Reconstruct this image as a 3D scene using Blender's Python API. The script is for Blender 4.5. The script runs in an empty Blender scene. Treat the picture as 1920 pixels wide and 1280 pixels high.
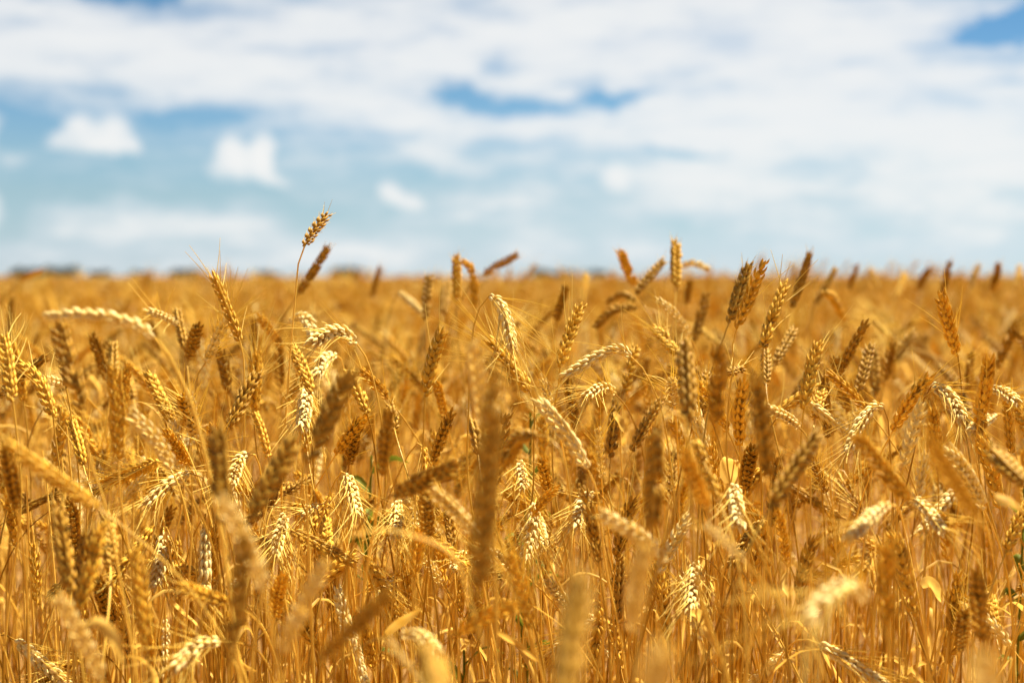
import bpy, math, random
import numpy as np
from math import radians as R
random.seed(7); rng = np.random.default_rng(11)
sc = bpy.context.scene
COL = sc.collection

# ------------------------------------------------------------------ camera
FPX, CX, CY, HOR = 2667.0, 960.0, 640.0, 520.0
CAM_H = 0.93
PITCH = math.atan((CY-HOR)/FPX)
cam_d = bpy.data.cameras.new('camera'); cam = bpy.data.objects.new('camera', cam_d); COL.objects.link(cam)
cam.location = (0, 0, CAM_H); cam.rotation_euler = (math.pi/2-PITCH, 0, 0)
cam_d.sensor_width = 36; cam_d.lens = FPX*36/1920
cam_d.clip_start = 0.02; cam_d.clip_end = 12000
cam_d.dof.use_dof = True; cam_d.dof.focus_distance = 1.68; cam_d.dof.aperture_fstop = 2.8
cam_d.dof.aperture_blades = 9
sc.camera = cam
C0 = np.array([0, 0, CAM_H])
FWD = np.array([0, math.cos(PITCH), -math.sin(PITCH)]); UP = np.array([0, math.sin(PITCH), math.cos(PITCH)]); RT = np.array([1., 0, 0])
def at(px, py, d):
    return C0 + d*(FWD + (px-CX)/FPX*RT + (CY-py)/FPX*UP)
def proj(p):
    v = np.asarray(p)-C0; d = v@FWD
    return CX+FPX*(v@RT)/d, CY-FPX*(v@UP)/d, d

# ------------------------------------------------------------------ render settings
sc.render.engine = 'CYCLES'
sc.view_settings.view_transform = 'Standard'; sc.view_settings.look = 'None'
sc.view_settings.gamma = 1; EXP = 1.66; sc.view_settings.exposure = EXP
cy = sc.cycles
cy.max_bounces = 8; cy.diffuse_bounces = 5; cy.glossy_bounces = 2; cy.transmission_bounces = 4; cy.transparent_max_bounces = 4
cy.use_denoising = True
cy.caustics_reflective = False; cy.caustics_refractive = False
cy.sample_clamp_indirect = 6

# ------------------------------------------------------------------ sun and sky
SUN_EL, SUN_AZ = 58.0, 48.0          # azimuth clockwise from the view direction (+Y)
sun_d = bpy.data.lights.new('sun', 'SUN'); sun = bpy.data.objects.new('sun', sun_d); COL.objects.link(sun)
sun_d.energy = 5.0; sun_d.angle = R(0.53); sun_d.color = (1.0, 0.90, 0.69)
sun.rotation_euler = (R(90-SUN_EL), 0, R(180-SUN_AZ)); sun.location = (6, -4, 20)

world = bpy.data.worlds.new('World'); sc.world = world; world.use_nodes = True
wn = world.node_tree; wn.nodes.clear()
def N(t, **kw):
    n = wn.nodes.new(t)
    for k, v in kw.items(): setattr(n, k, v)
    return n
def L(a, b): wn.links.new(a, b)
def M(op, a, b=None, c=None, clamp=False):
    n = N('ShaderNodeMath', operation=op); n.use_clamp = clamp
    for i, v in enumerate((a, b, c)):
        if v is None: continue
        if isinstance(v, (int, float)): n.inputs[i].default_value = v
        else: L(v, n.inputs[i])
    return n.outputs[0]
def ramp(v, a, b):
    n = N('ShaderNodeMapRange', interpolation_type='SMOOTHSTEP'); L(v, n.inputs[0])
    n.inputs[1].default_value = a; n.inputs[2].default_value = b
    return n.outputs[0]
out = N('ShaderNodeOutputWorld'); bg = N('ShaderNodeBackground'); L(bg.outputs[0], out.inputs[0])
SKY_STRENGTH = 0.102*2**-EXP; CLOUD = 10.0
SKY_TINT = [(0.0, (0.673, 0.892, 1.353)), (0.075, (0.668, 0.847, 1.236)), (0.169, (0.653, 0.812, 1.063)), (0.281, (0.657, 0.799, 0.947)), (0.412, (0.651, 0.82, 0.928)), (0.544, (0.581, 0.793, 0.937)), (0.675, (0.49, 0.733, 0.88)), (0.816, (0.427, 0.681, 0.85)), (0.966, (0.387, 0.652, 0.804))]
bg.inputs[1].default_value = SKY_STRENGTH
sky = N('ShaderNodeTexSky', sky_type='NISHITA'); sky.sun_disc = False
sky.sun_elevation = R(SUN_EL); sky.sun_rotation = R(SUN_AZ); sky.air_density = 1.0; sky.dust_density = 0.1; sky.ozone_density = 2.0
tc = N('ShaderNodeTexCoord'); sep = N('ShaderNodeSeparateXYZ'); L(tc.outputs['Generated'], sep.inputs[0])
az = M('ARCTAN2', sep.outputs[0], sep.outputs[1]); el = M('ARCSINE', sep.outputs[2])
comb = N('ShaderNodeCombineXYZ'); L(az, comb.inputs[0]); L(el, comb.inputs[1])
def noise(vec, scale, detail=5, rough=0.55, stretch=(1, 1, 1), typ='FBM'):
    m = N('ShaderNodeMapping'); m.inputs['Scale'].default_value = stretch; L(vec, m.inputs[0])
    n = N('ShaderNodeTexNoise'); L(m.outputs[0], n.inputs['Vector'])
    n.inputs['Scale'].default_value = scale; n.inputs['Detail'].default_value = detail; n.inputs['Roughness'].default_value = rough
    return n
wob = noise(comb.outputs[0], 34, 4, 0.6, (1, 1.5, 1))
vm = N('ShaderNodeVectorMath', operation='MULTIPLY_ADD'); L(wob.outputs['Color'], vm.inputs[0])
vm.inputs[1].default_value = (0.034, 0.024, 0); vm.inputs[2].default_value = (-0.017, -0.012, 0)
ad = N('ShaderNodeVectorMath', operation='ADD'); L(vm.outputs[0], ad.inputs[0]); L(comb.outputs[0], ad.inputs[1])
P = ad.outputs[0]
# cloud patches: (px, py, rx, ry, tilt clockwise, amount) in sky angles, 2667 px per radian from the horizon point
BLOBS = [
 (250,110,470,120,0,1.0),(0,120,260,130,0,.8),(120,55,200,80,0,.4),(560,185,430,100,12,1.0),(820,60,430,120,0,1.1),(1250,45,520,120,0,1.2),
 (1180,135,330,45,6,.7),(1480,80,380,70,-10,.8),(1660,190,480,85,-8,1.1),(1520,290,520,110,0,.9),(1880,320,360,170,0,1.0),
 (1300,245,340,60,6,.7),(800,265,180,55,32,.75),(1020,250,330,36,4,.75),(1080,310,330,40,4,.45),(1450,380,420,60,0,.42),(1000,180,110,30,10,.5),
 (1740,420,380,60,0,.35),(690,130,300,90,10,.5),
 (1000,90,1700,330,0,.6),(1600,330,500,160,0,.4),(1450,165,360,70,-10,.9),(1330,170,260,60,6,.5),(1650,60,260,60,-8,.7),(1000,165,90,40,6,.8),(1090,235,360,26,4,.6),
 (270,12,120,40,0,-1.5),(150,10,110,60,0,-.5),(935,122,70,44,10,-1.0),(865,190,70,34,15,-1.2),(990,214,130,24,6,-1.2),(1140,190,120,22,-4,-1.3),(1265,287,150,20,9,-1.0),(1890,82,150,40,-5,-2.9),
 (1810,-5,110,22,0,-1.2),(60,235,170,34,10,-.6),(400,228,150,26,-3,-.9),(1080,85,180,22,14,-.5),(1480,160,160,18,-15,-.5),(870,290,90,26,10,-.6),(640,150,120,26,20,-.3),(500,110,160,22,8,-.3),(330,160,140,20,6,-.25),
 (140,415,80,46,0,.7),(250,420,110,56,0,.7),(330,445,150,50,0,.55),(400,430,110,50,10,.5),(490,420,80,56,10,.7),(620,465,190,50,0,.6),(880,390,160,50,-8,.85),(740,445,160,50,0,.5),(985,375,110,45,0,.6),
 (1195,455,90,50,0,.7),(990,460,120,60,0,.65),(350,490,900,60,0,.45),(1100,410,200,40,0,.45),(1300,360,280,60,0,.5),(1500,470,700,60,0,.35),

]
HEAPS = [   # small cumulus heaps
 (178,252,36,36,0,1.3),(238,258,40,44,10,1.35),(208,286,92,20,0,1.0),(142,274,34,20,-15,.7),(270,286,24,24,0,.6),(205,268,30,30,0,.6),
 (442,288,36,42,0,1.4),(500,284,30,42,0,1.5),(502,322,28,38,5,1.2),(430,322,48,26,0,.85),(472,312,40,40,0,1.1),(528,344,38,18,15,.8),
 (5,250,50,34,0,1.2),(-5,290,46,44,0,1.3),(62,312,44,22,0,.45),(-2,400,56,60,10,1.6),
 (732,362,36,28,20,1.1),(772,380,46,24,8,1.1),(1158,334,52,46,0,1.3),(600,335,34,34,0,.3),
]
def field(vec, blobs):
    acc = None
    for (px, py, rx, ry, rot, wt) in blobs:
        m = N('ShaderNodeMapping', vector_type='TEXTURE'); L(vec, m.inputs[0])
        m.inputs['Location'].default_value = ((px-CX)/FPX, (HOR-py)/FPX, 0)
        m.inputs['Rotation'].default_value = (0, 0, R(-rot)); m.inputs['Scale'].default_value = (rx/FPX, ry/FPX, 1)
        g = N('ShaderNodeTexGradient', gradient_type='SPHERICAL'); L(m.outputs[0], g.inputs[0])
        acc = M('MULTIPLY', g.outputs['Fac'], wt*1.5) if acc is None else M('MULTIPLY_ADD', g.outputs['Fac'], wt*1.5, acc)
    return acc
acc = field(P, BLOBS)
wob2 = noise(comb.outputs[0], 75, 4, 0.6)
vm2 = N('ShaderNodeVectorMath', operation='MULTIPLY_ADD'); L(wob2.outputs['Color'], vm2.inputs[0])
vm2.inputs[1].default_value = (0.010, 0.010, 0); vm2.inputs[2].default_value = (-0.005, -0.005, 0)
ad2 = N('ShaderNodeVectorMath', operation='ADD'); L(vm2.outputs[0], ad2.inputs[0]); L(comb.outputs[0], ad2.inputs[1])
heap = field(ad2.outputs[0], HEAPS)
streak = noise(comb.outputs[0], 11, 6, 0.62, (1, 4.2, 1))
fine = noise(comb.outputs[0], 45, 4, 0.55, (1, 1.8, 1))
# the sky away from the view: broken cloud
offv = M('MAXIMUM', ramp(el, 0.19, 0.34), ramp(M('ABSOLUTE', az), 0.38, 0.55))
gen = noise(tc.outputs['Generated'], 3.2, 6, 0.55, (1, 1, 2.2))
genm = M('MULTIPLY', ramp(gen.outputs['Fac'], 0.48, 0.68), offv)
dens = M('ADD', acc, M('MULTIPLY', M('SUBTRACT', streak.outputs['Fac'], 0.5), 1.5))
dens = M('ADD', dens, M('MULTIPLY', M('SUBTRACT', fine.outputs['Fac'], 0.5), 0.5))
dens = M('MAXIMUM', dens, 0.0)
mod = M('MULTIPLY_ADD', ramp(streak.outputs['Fac'], 0.3, 0.7), 1.0, 0.48)
veil = M('SUBTRACT', 1.0, M('EXPONENT', M('MULTIPLY', M('MULTIPLY', dens, mod), -1.1)))   # thin high cloud
heapm = M('SUBTRACT', 1.0, M('EXPONENT', M('MULTIPLY', M('POWER', M('MAXIMUM', heap, 0.0), 1.4), -1.5)))
mask = M('MAXIMUM', veil, heapm)
mask = M('MAXIMUM', mask, M('MULTIPLY', genm, 0.5))
mask = M('MULTIPLY', mask, 0.95)
dens = M('MAXIMUM', M('MULTIPLY', dens, mod), M('MULTIPLY', heap, 0.8))
# cloud tint: a little greyer where thin or at the wispy undersides
cl = N('ShaderNodeMixRGB'); vf = M('MULTIPLY', ramp(M('ADD', dens, M('MULTIPLY', M('SUBTRACT', fine.outputs['Fac'], 0.5), 0.9)), 0.1, 1.8), 0.85)
L(M('MAXIMUM', vf, heapm), cl.inputs[0])
cl.inputs[1].default_value = (0.70*CLOUD, 0.77*CLOUD, 0.825*CLOUD, 1)
cl.inputs[2].default_value = (0.92*CLOUD, 0.915*CLOUD, 0.90*CLOUD, 1)
tint = N('ShaderNodeMixRGB', blend_type='MULTIPLY'); tint.inputs[0].default_value = 1; L(sky.outputs[0], tint.inputs[1]); 
tr = N('ShaderNodeValToRGB'); L(M('MULTIPLY', el, 5.0), tr.inputs[0]); L(tr.outputs[0], tint.inputs[2])
tr.color_ramp.elements.remove(tr.color_ramp.elements[1])
for i, (p, c) in enumerate(SKY_TINT):
    e = tr.color_ramp.elements[0] if i == 0 else tr.color_ramp.elements.new(p)
    e.position = p; e.color = (*c, 1)
mx = N('ShaderNodeMixRGB'); L(mask, mx.inputs[0]); L(tint.outputs[0], mx.inputs[1]); L(cl.outputs[0], mx.inputs[2])
L(mx.outputs[0], bg.inputs[0])
world.cycles.sampling_method = 'MANUAL'; world.cycles.sample_map_resolution = 512

# ------------------------------------------------------------------ materials
def new_mat(name):
    m = bpy.data.materials.new(name); m.use_nodes = True
    nt = m.node_tree; nt.nodes.clear(); return m, nt
def straw_mat(name, dark, light, rough=0.5, trans=0.25, tcol=None, spec=0.1, var=0.26, stripe=0.0):
    """dry straw: colour from the tone of each husk, a per-plant offset and fine fibres; partly translucent"""
    m, nt = new_mat(name); n = nt.nodes.new; l = nt.links.new
    o = n('ShaderNodeOutputMaterial'); at_ = n('ShaderNodeAttribute'); at_.attribute_name = 'tone'
    oi = n('ShaderNodeObjectInfo'); geo = n('ShaderNodeTexCoord')
    nz = n('ShaderNodeTexNoise'); nz.inputs['Scale'].default_value = 60; nz.inputs['Detail'].default_value = 3; l(geo.outputs['Object'], nz.inputs['Vector'])
    a = n('ShaderNodeMath'); a.operation = 'MULTIPLY_ADD'; l(oi.outputs['Random'], a.inputs[0]); a.inputs[1].default_value = var; a.inputs[2].default_value = -var/2
    b = n('ShaderNodeMath'); b.operation = 'ADD'; l(at_.outputs['Fac'], b.inputs[0]); l(a.outputs[0], b.inputs[1])
    c = n('ShaderNodeMath'); c.operation = 'MULTIPLY_ADD'; l(nz.outputs['Fac'], c.inputs[0]); c.inputs[1].default_value = 0.5; c.inputs[2].default_value = -0.25
    d = n('ShaderNodeMath'); d.operation = 'ADD'; d.use_clamp = True; l(b.outputs[0], d.inputs[0]); l(c.outputs[0], d.inputs[1])
    mixc = n('ShaderNodeMixRGB'); l(d.outputs[0], mixc.inputs[0]); mixc.inputs[1].default_value = (*dark, 1); mixc.inputs[2].default_value = (*light, 1)
    p = n('ShaderNodeBsdfPrincipled'); l(mixc.outputs[0], p.inputs['Base Color']); p.inputs['Roughness'].default_value = rough
    p.inputs['Specular IOR Level'].default_value = spec
    t = n('ShaderNodeBsdfTranslucent')
    if tcol:
        tm = n('ShaderNodeMixRGB'); tm.blend_type = 'MULTIPLY'; tm.inputs[0].default_value = 1; l(mixc.outputs[0], tm.inputs[1]); tm.inputs[2].default_value = (*tcol, 1); l(tm.outputs[0], t.inputs[0])
    else: l(mixc.outputs[0], t.inputs[0])
    mx_ = n('ShaderNodeMixShader'); mx_.inputs[0].default_value = trans; l(p.outputs[0], mx_.inputs[1]); l(t.outputs[0], mx_.inputs[2])
    l(mx_.outputs[0], o.inputs[0])
    return m
MAT = {
 'g': straw_mat('ripe_ear_gold', (0.48, 0.24, 0.016), (0.88, 0.525, 0.062), trans=0.15),
 'p': straw_mat('ripe_ear_sunlit_cream', (0.74, 0.52, 0.13), (0.93, 0.77, 0.37), trans=0.15),  # partly ripeness tone, partly sunlit paleness put into the colour
 'b': straw_mat('ripe_ear_shaded_brown', (0.27, 0.13, 0.011), (0.58, 0.32, 0.042), trans=0.12),  # brown ears, with the shade of their near side painted into the colour
 'awn': straw_mat('awn_straw', (0.82, 0.56, 0.09), (0.94, 0.76, 0.22), trans=0.35),
 'stem': straw_mat('stem_straw', (0.38, 0.18, 0.010), (0.93, 0.60, 0.10), rough=0.38, trans=0.15, spec=0.2),
 'leaf': straw_mat('dry_leaf', (0.46, 0.23, 0.016), (0.92, 0.63, 0.15), trans=0.45),
 'green': straw_mat('weed_green', (0.10, 0.12, 0.010), (0.20, 0.22, 0.025), trans=0.35),
}
MATS = list(MAT.values()); MI = {k: i for i, k in enumerate(MAT)}

# ------------------------------------------------------------------ mesh helpers
def nrm(v): 
    v = np.asarray(v, float); return v/(np.linalg.norm(v, axis=-1, keepdims=True)+1e-12)
class Geo:
    def __init__(s): s.v = []; s.f = []; s.t = []; s.m = []; s.n = 0
    def add(s, v, f, tone=0.5, mat=0):
        v = np.asarray(v, np.float32); f = np.asarray(f, np.int32)
        s.v.append(v); s.f.append(f+s.n); s.n += len(v)
        s.t.append(np.broadcast_to(np.asarray(tone, np.float32), (len(v),))); s.m.append(np.full(len(f), mat, np.int32))
    def mesh(s, name, mats, off=(0, 0, 0)):
        v = np.concatenate(s.v)-np.asarray(off, np.float32); f = np.concatenate(s.f); t = np.concatenate(s.t); mi = np.concatenate(s.m)
        me = bpy.data.meshes.new(name)
        me.vertices.add(len(v)); me.vertices.foreach_set('co', v.astype(np.float32).ravel())
        me.loops.add(f.size); me.loops.foreach_set('vertex_index', f.ravel().astype(np.int32))
        me.polygons.add(len(f)); me.polygons.foreach_set('loop_start', np.arange(len(f), dtype=np.int32)*4)
        for mm in mats: me.materials.append(mm)
        me.polygons.foreach_set('material_index', mi); me.polygons.foreach_set('use_smooth', np.ones(len(f), bool))
        a = me.attributes.new('tone', 'FLOAT', 'POINT'); a.data.foreach_set('value', t.astype(np.float32))
        me.update(calc_edges=True); me.validate()
        return me
def grid_faces(nr, ns, closed=True):
    i = np.arange(nr-1)[:, None]; j = np.arange(ns if closed else ns-1)[None, :]; k = (j+1) % ns
    return np.stack([i*ns+j, i*ns+k, (i+1)*ns+k, (i+1)*ns+j], -1).reshape(-1, 4)
def catmull(pts, n):
    p = np.asarray(pts, float)
    if len(p) == 2: return p[0]+(p[1]-p[0])*np.linspace(0, 1, n)[:, None]
    p = np.vstack([2*p[0]-p[1], p, 2*p[-1]-p[-2]]); segs = len(p)-3
    dense = []
    for i in range(segs):
        u = np.linspace(0, 1, 16, endpoint=(i == segs-1))[:, None]; a, b, c, d = p[i:i+4]
        dense.append(.5*((2*b)+(c-a)*u+(2*a-5*b+4*c-d)*u**2+(3*b-a-3*c+d)*u**3))
    q = np.vstack(dense); s = np.r_[0, np.cumsum(np.linalg.norm(np.diff(q, axis=0), axis=1))]
    t = np.linspace(0, s[-1], n)
    return np.stack([np.interp(t, s, q[:, k]) for k in range(3)], 1)
def frames(path, ref):
    T = nrm(np.gradient(path, axis=0)); N_ = np.zeros_like(T); n = np.asarray(ref, float)
    for i in range(len(T)):
        n = n-T[i]*(n@T[i]); n = n/(np.linalg.norm(n)+1e-9); N_[i] = n
    return T, N_, np.cross(T, N_)
def tube(G, path, rad, ns=5, tone=0.5, mat=0, ref=(0.3, 0.9, 0.31)):
    T, N_, B = frames(path, ref); a = np.arange(ns)*2*math.pi/ns
    r = np.broadcast_to(np.asarray(rad, float), (len(path),))
    v = path[:, None]+r[:, None, None]*(np.cos(a)[None, :, None]*N_[:, None]+np.sin(a)[None, :, None]*B[:, None])
    t = np.broadcast_to(np.asarray(tone, float), (len(path),))
    G.add(v.reshape(-1, 3), grid_faces(len(path), ns), np.repeat(t, ns), mat)
# one husk (lemma): a plump pointed scale with a slight keel; unit length along +Y', bulge towards +Z'
def husk_template(nr, ns):
    t = np.linspace(0, 1, nr); r = np.interp(t, [0, .12, .35, .6, .82, .94, 1], [.30, .74, 1.0, .80, .40, .17, .03])
    a = np.arange(ns)*2*math.pi/ns+math.pi/2
    x = r[:, None]*np.cos(a)*0.185; z = r[:, None]*np.sin(a); z = np.where(z > 0, z*.17*(1+.15*np.sin(a)**8), z*.11)+(np.sin(math.pi*t)*.07)[:, None]
    y = np.broadcast_to(t[:, None], x.shape)
    return np.stack([x, y, z], -1).reshape(-1, 3), grid_faces(nr, ns)
HUSK = {2: husk_template(7, 8), 1: husk_template(5, 5), 0: husk_template(3, 4)}
def husk(G, o, d, up, ln, wid, lod, tone, mat):
    v, f = HUSK[lod]; d = nrm(d); up = nrm(up-d*(up@d)); x = np.cross(d, up)
    tt = tone+(v[:, 1]-0.5)*0.25+(v[:, 2]-.1)*1.1*np.where(np.abs(v[:, 0]) < .03, 1.6, .8)
    w_ = wid*(1+.12*math.sin(tone*91)); v = v+np.sin(v[:, [1, 2, 0]]*37+tone*211)*.010
    G.add(o+ln*(v[:, :1]*w_*x+v[:, 1:2]*d+v[:, 2:3]*wid*up), f, tt, mat)

def build_ear(G, A, path, roll, kind, lod, rnd, beard=0.0, plump=1.0, awn_len=0.055):
    """path: base -> tip. G: the ear, A: its awns"""
    n = len(path); s = np.r_[0, np.cumsum(np.linalg.norm(np.diff(path, axis=0), axis=1))]; Ltot = s[-1]
    ref = np.array([math.cos(roll), math.sin(roll), 0.13]); T, Nn, B = frames(path, ref)
    mat = MI[kind]
    pitch = 0.0055 if lod == 2 else 0.0066
    cnt = max(7, int(Ltot/pitch)); hl = min(0.0138, 0.0138*max(Ltot, .045)/.076)*plump
    tube(G, path, 0.0011, 4, .4, mat)
    if A is not None and beard < .3: A = G                     # only bearded ears carry a beard of their own
    gap = rnd.uniform(0, .07); full = rnd.uniform(.84, 1.08)
    for k in range(cnt+1):
        if rnd.random() < gap: continue
        u = k/cnt*0.93+0.01; su = u*Ltot
        P = np.array([np.interp(su, s, path[:, c]) for c in range(3)]); i = min(n-1, int(round(u*(n-1))))
        t, nn, b = T[i], Nn[i], B[i]; sd = 1 if k % 2 else -1
        size = np.interp(u, [0, .12, .3, .7, .9, 1], [.72, .95, 1.04, 1.0, .84, .7])*hl*full*rnd.uniform(.90, 1.08)
        S = nn*sd; tone0 = rnd.uniform(.3, .7)
        if k == cnt: S = nn*0.05
        splay = rnd.uniform(.85, 1.2)
        jobs = [(S*.62+b*.72, .45, 1.0, .0016), (S*.62-b*.72, .45, 1.0, .0016), (S, .34, 1.02, .0032)]
        if lod == 2: jobs += [(S*.25+b*.95, .52, .80, .0008), (S*.25-b*.95, .52, .80, .0008)]
        if lod == 0: jobs = jobs[:2]
        for q, (dirv, ang, ls, lift) in enumerate(jobs):
            dv = nrm(dirv); an = ang*splay*rnd.uniform(.85, 1.15)*np.interp(u, [0, .7, 1], [.95, 1, .68])
            d = t*math.cos(an)+dv*math.sin(an); o = P+dv*lift*plump+t*(0.0028 if q == 2 else 0)
            ln = size*ls*rnd.uniform(.94, 1.06); tn = tone0+rnd.uniform(-.18, .18)
            husk(G, o, d, dv, ln, (1.12 if q < 2 else 1.0)*(1 if lod else 1.35), lod, tn, mat)
            tip = o+d*ln*.97
            if A is None or q > 2: continue
            if beard > 0:
                if rnd.random() > (.95 if q < 2 else .6)*min(1, beard*1.2): continue
                al = 1.2*awn_len*rnd.uniform(.65, 1.15)*np.interp(u, [0, .3, 1], [.75, 1, .9])
                d2 = nrm(d+dv*.10*rnd.uniform(-.5, 1.8)+rnd.normal(0, .07, 3)); bend = dv*.14*rnd.uniform(-.6, 1.0)+np.array([0, 0, -.06])+rnd.normal(0, .04, 3); r0 = .00050
            else:
                if rnd.random() > np.interp(u, [0, .5, .8, 1], [.5, .65, .85, 1.0]): continue
                al = rnd.uniform(.003, .008)*(1 if u < .75 else rnd.uniform(1, 2.6)); d2 = nrm(d+rnd.normal(0, .1, 3)); bend = dv*.1; r0 = .00032
            kk = np.linspace(0, 1, 5 if beard and lod else 3)[:, None]
            tube(A, tip-d*.001+al*(kk*d2+kk**2*bend), np.linspace(r0*1.3, r0*.5, len(kk)), 3, rnd.uniform(.2, .9), MI['awn'])
    # terminal spikelet
    for j in range(3):
        dv = nrm(B[-1]*(j-1)+Nn[-1]*.2*(1 if j == 1 else -1)); d = nrm(T[-1]+dv*.22)
        husk(G, path[-1]-T[-1]*hl*.75, d, dv, hl*.9, 1.0, lod, rnd.uniform(.4, .8), mat)

def build_leaf(G, pts, width, rnd, mat='leaf', twist=1.2, n=16, fold=.35):
    path = catmull(pts, n); T, Nn, B = frames(path, rnd.normal(0, 1, 3)+np.array([0, 0, .2]))
    u = np.linspace(0, 1, n); tw = twist*u*rnd.choice([-1, 1])+rnd.uniform(-.4, .4); w = width/2*np.interp(u, [0, .15, .5, .85, 1], [.55, .95, 1, .55, .04])
    side = Nn*np.cos(tw)[:, None]+B*np.sin(tw)[:, None]; up = np.cross(T, side)
    rows = np.linspace(-1, 1, 5)
    f_ = fold*(1+.4*np.sin(u*9+rnd.uniform(0, 6)))
    v = path[:, None]+(w[:, None]*rows[None])[:, :, None]*side[:, None]+((np.abs(rows)[None]*f_[:, None])*w[:, None])[:, :, None]*up[:, None]
    tone = rnd.uniform(.3, .8)+.15*np.sin(u*14+rnd.uniform(0, 6))
    G.add(v.reshape(-1, 3), grid_faces(n, 5, False), np.repeat(tone, 5), MI[mat])
def build_stem(G, path, rnd, ns=6, r0=.0015, r1=.0008):
    n = len(path); u = np.linspace(0, 1, n)                  # u = 0 at the ear, 1 at the ground
    r = r1+(r0-r1)*np.clip(u*2.2, 0, 1); tone = np.full(n, rnd.uniform(.0, 1.0))+.12*np.sin(u*rnd.uniform(4, 9)+rnd.uniform(0, 6))
    for nd in (rnd.uniform(.38, .5), rnd.uniform(.66, .78)):  # nodes and the sheath below them
        i = int(nd*n); r[i] *= 1.45; tone[i] -= .5; r[i+1:min(n, i+5)] *= 1.18
    tube(G, path, r, ns, tone, MI['stem'])
def bez(p0, p1, p2, p3, n):
    t = np.linspace(0, 1, n)[:, None]; return (1-t)**3*p0+3*(1-t)**2*t*p1+3*(1-t)*t**2*p2+t**3*p3
def auto_leaves(path, rnd, k, lo=.25, hi=.75):
    """curves of k dry leaf blades hanging off a stem (path runs ear -> ground)"""
    res = []
    for _ in range(k):
        i = int(len(path)*rnd.uniform(lo, hi)); p = path[i]; a = rnd.uniform(0, 2*math.pi); h = np.array([math.cos(a), math.sin(a), 0]); ln = rnd.uniform(.08, .19); dr = rnd.uniform(-.2, 1.1)
        up = nrm(path[max(0, i-1)]-path[min(len(path)-1, i+1)])
        res.append(([p, p+up*ln*.30+h*ln*.10, p+up*ln*(.52-.2*dr)+h*ln*.36, p+up*ln*(.45-.75*dr)+h*ln*.62, p+up*ln*(.25-1.25*dr)+h*ln*.7], rnd.uniform(.004, .009)))
    return res

# ------------------------------------------------------------------ the setting
def simple_mat(name, c1, c2, scale, rough=.9, bump=0.3):
    m, nt = new_mat(name); n = nt.nodes.new; l = nt.links.new
    o = n('ShaderNodeOutputMaterial'); p = n('ShaderNodeBsdfPrincipled'); l(p.outputs[0], o.inputs[0]); p.inputs['Roughness'].default_value = rough
    t = n('ShaderNodeTexCoord'); z = n('ShaderNodeTexNoise'); z.inputs['Scale'].default_value = scale; z.inputs['Detail'].default_value = 8; l(t.outputs['Object'], z.inputs['Vector'])
    x = n('ShaderNodeMixRGB'); l(z.outputs['Fac'], x.inputs[0]); x.inputs[1].default_value = (*c1, 1); x.inputs[2].default_value = (*c2, 1); l(x.outputs[0], p.inputs['Base Color'])
    b = n('ShaderNodeBump'); b.inputs['Strength'].default_value = bump; l(z.outputs['Fac'], b.inputs['Height']); l(b.outputs[0], p.inputs['Normal'])
    return m
def link(name, me, parent=None, loc=None):
    o = bpy.data.objects.new(name, me); COL.objects.link(o)
    if parent: o.parent = parent
    if loc is not None: o.location = loc
    return o
gm = simple_mat('straw_soil', (0.12, 0.062, 0.016), (0.36, 0.19, 0.04), 3.0)
G = Geo(); xs = np.r_[-6000, -800, -60, -8, 8, 60, 800, 6000].astype(float); ys = np.r_[-40, -4, 4, 12, 60, 400, 1500, 6000].astype(float)
X, Y = np.meshgrid(xs, ys); G.add(np.stack([X, Y, X*0], -1).reshape(-1, 3), grid_faces(8, 8, False))
ground = link('ground', G.mesh('ground', [gm])); ground['kind'] = 'structure'; ground['label'] = 'straw coloured soil under the wheat'

# far trees on the horizon: separate clumps of leaf-sized faces on trunks
tree_leaf = simple_mat('far_tree_leaf_hazed', (0.03, 0.045, 0.04), (0.06, 0.085, 0.065), 1.5)  # foliage green with distance haze painted in as a bluish dark tone
tree_bark = simple_mat('far_tree_bark', (0.05, 0.04, 0.03), (0.09, 0.07, 0.05), 4)
def far_tree(px, D, h, w, label, rnd):
    x = (px-CX)/FPX*D; e = link('tree', None, loc=(x, D, 0)); e['label'] = label; e['category'] = 'tree'; e['group'] = 'far trees on the horizon'
    g = Geo(); tube(g, np.array([[0, 0, -.2], [.1, 0, h*.3], [-.05, .1, h*.7]]), [.22, .17, .06], 6)
    for k in range(5):
        a = k*1.3; tube(g, np.array([[0, 0, h*(.22+.07*k)], [math.cos(a)*w*.15, math.sin(a)*w*.15, h*(.36+.07*k)], [math.cos(a)*w*.33, math.sin(a)*w*.33, h*(.45+.07*k)]]), [.1, .07, .03], 4)
    link('trunk', g.mesh('trunk', [tree_bark]), e)
    g = Geo(); m = 900
    cl = rnd.normal(0, 1, (26, 3))*np.array([w*.26, w*.26, h*.17])+np.array([0, 0, h*.58])
    c = cl[rnd.integers(0, 26, m)]+rnd.normal(0, 1, (m, 3))*np.array([w*.09, w*.09, h*.07]); c[:, 2] = np.clip(c[:, 2], h*.14, h)
    a = nrm(rnd.normal(0, 1, (m, 3))); b = nrm(np.cross(a, rnd.normal(0, 1, (m, 3)))); sz = rnd.uniform(.3, .75, (m, 1))
    v = np.stack([c-a*sz, c-b*sz*.6, c+a*sz, c+b*sz*.6], 1).reshape(-1, 3)
    g.add(v, np.arange(m*4).reshape(-1, 4)); link('crown', g.mesh('crown', [tree_leaf]), e)
rt = np.random.default_rng(5)
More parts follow.
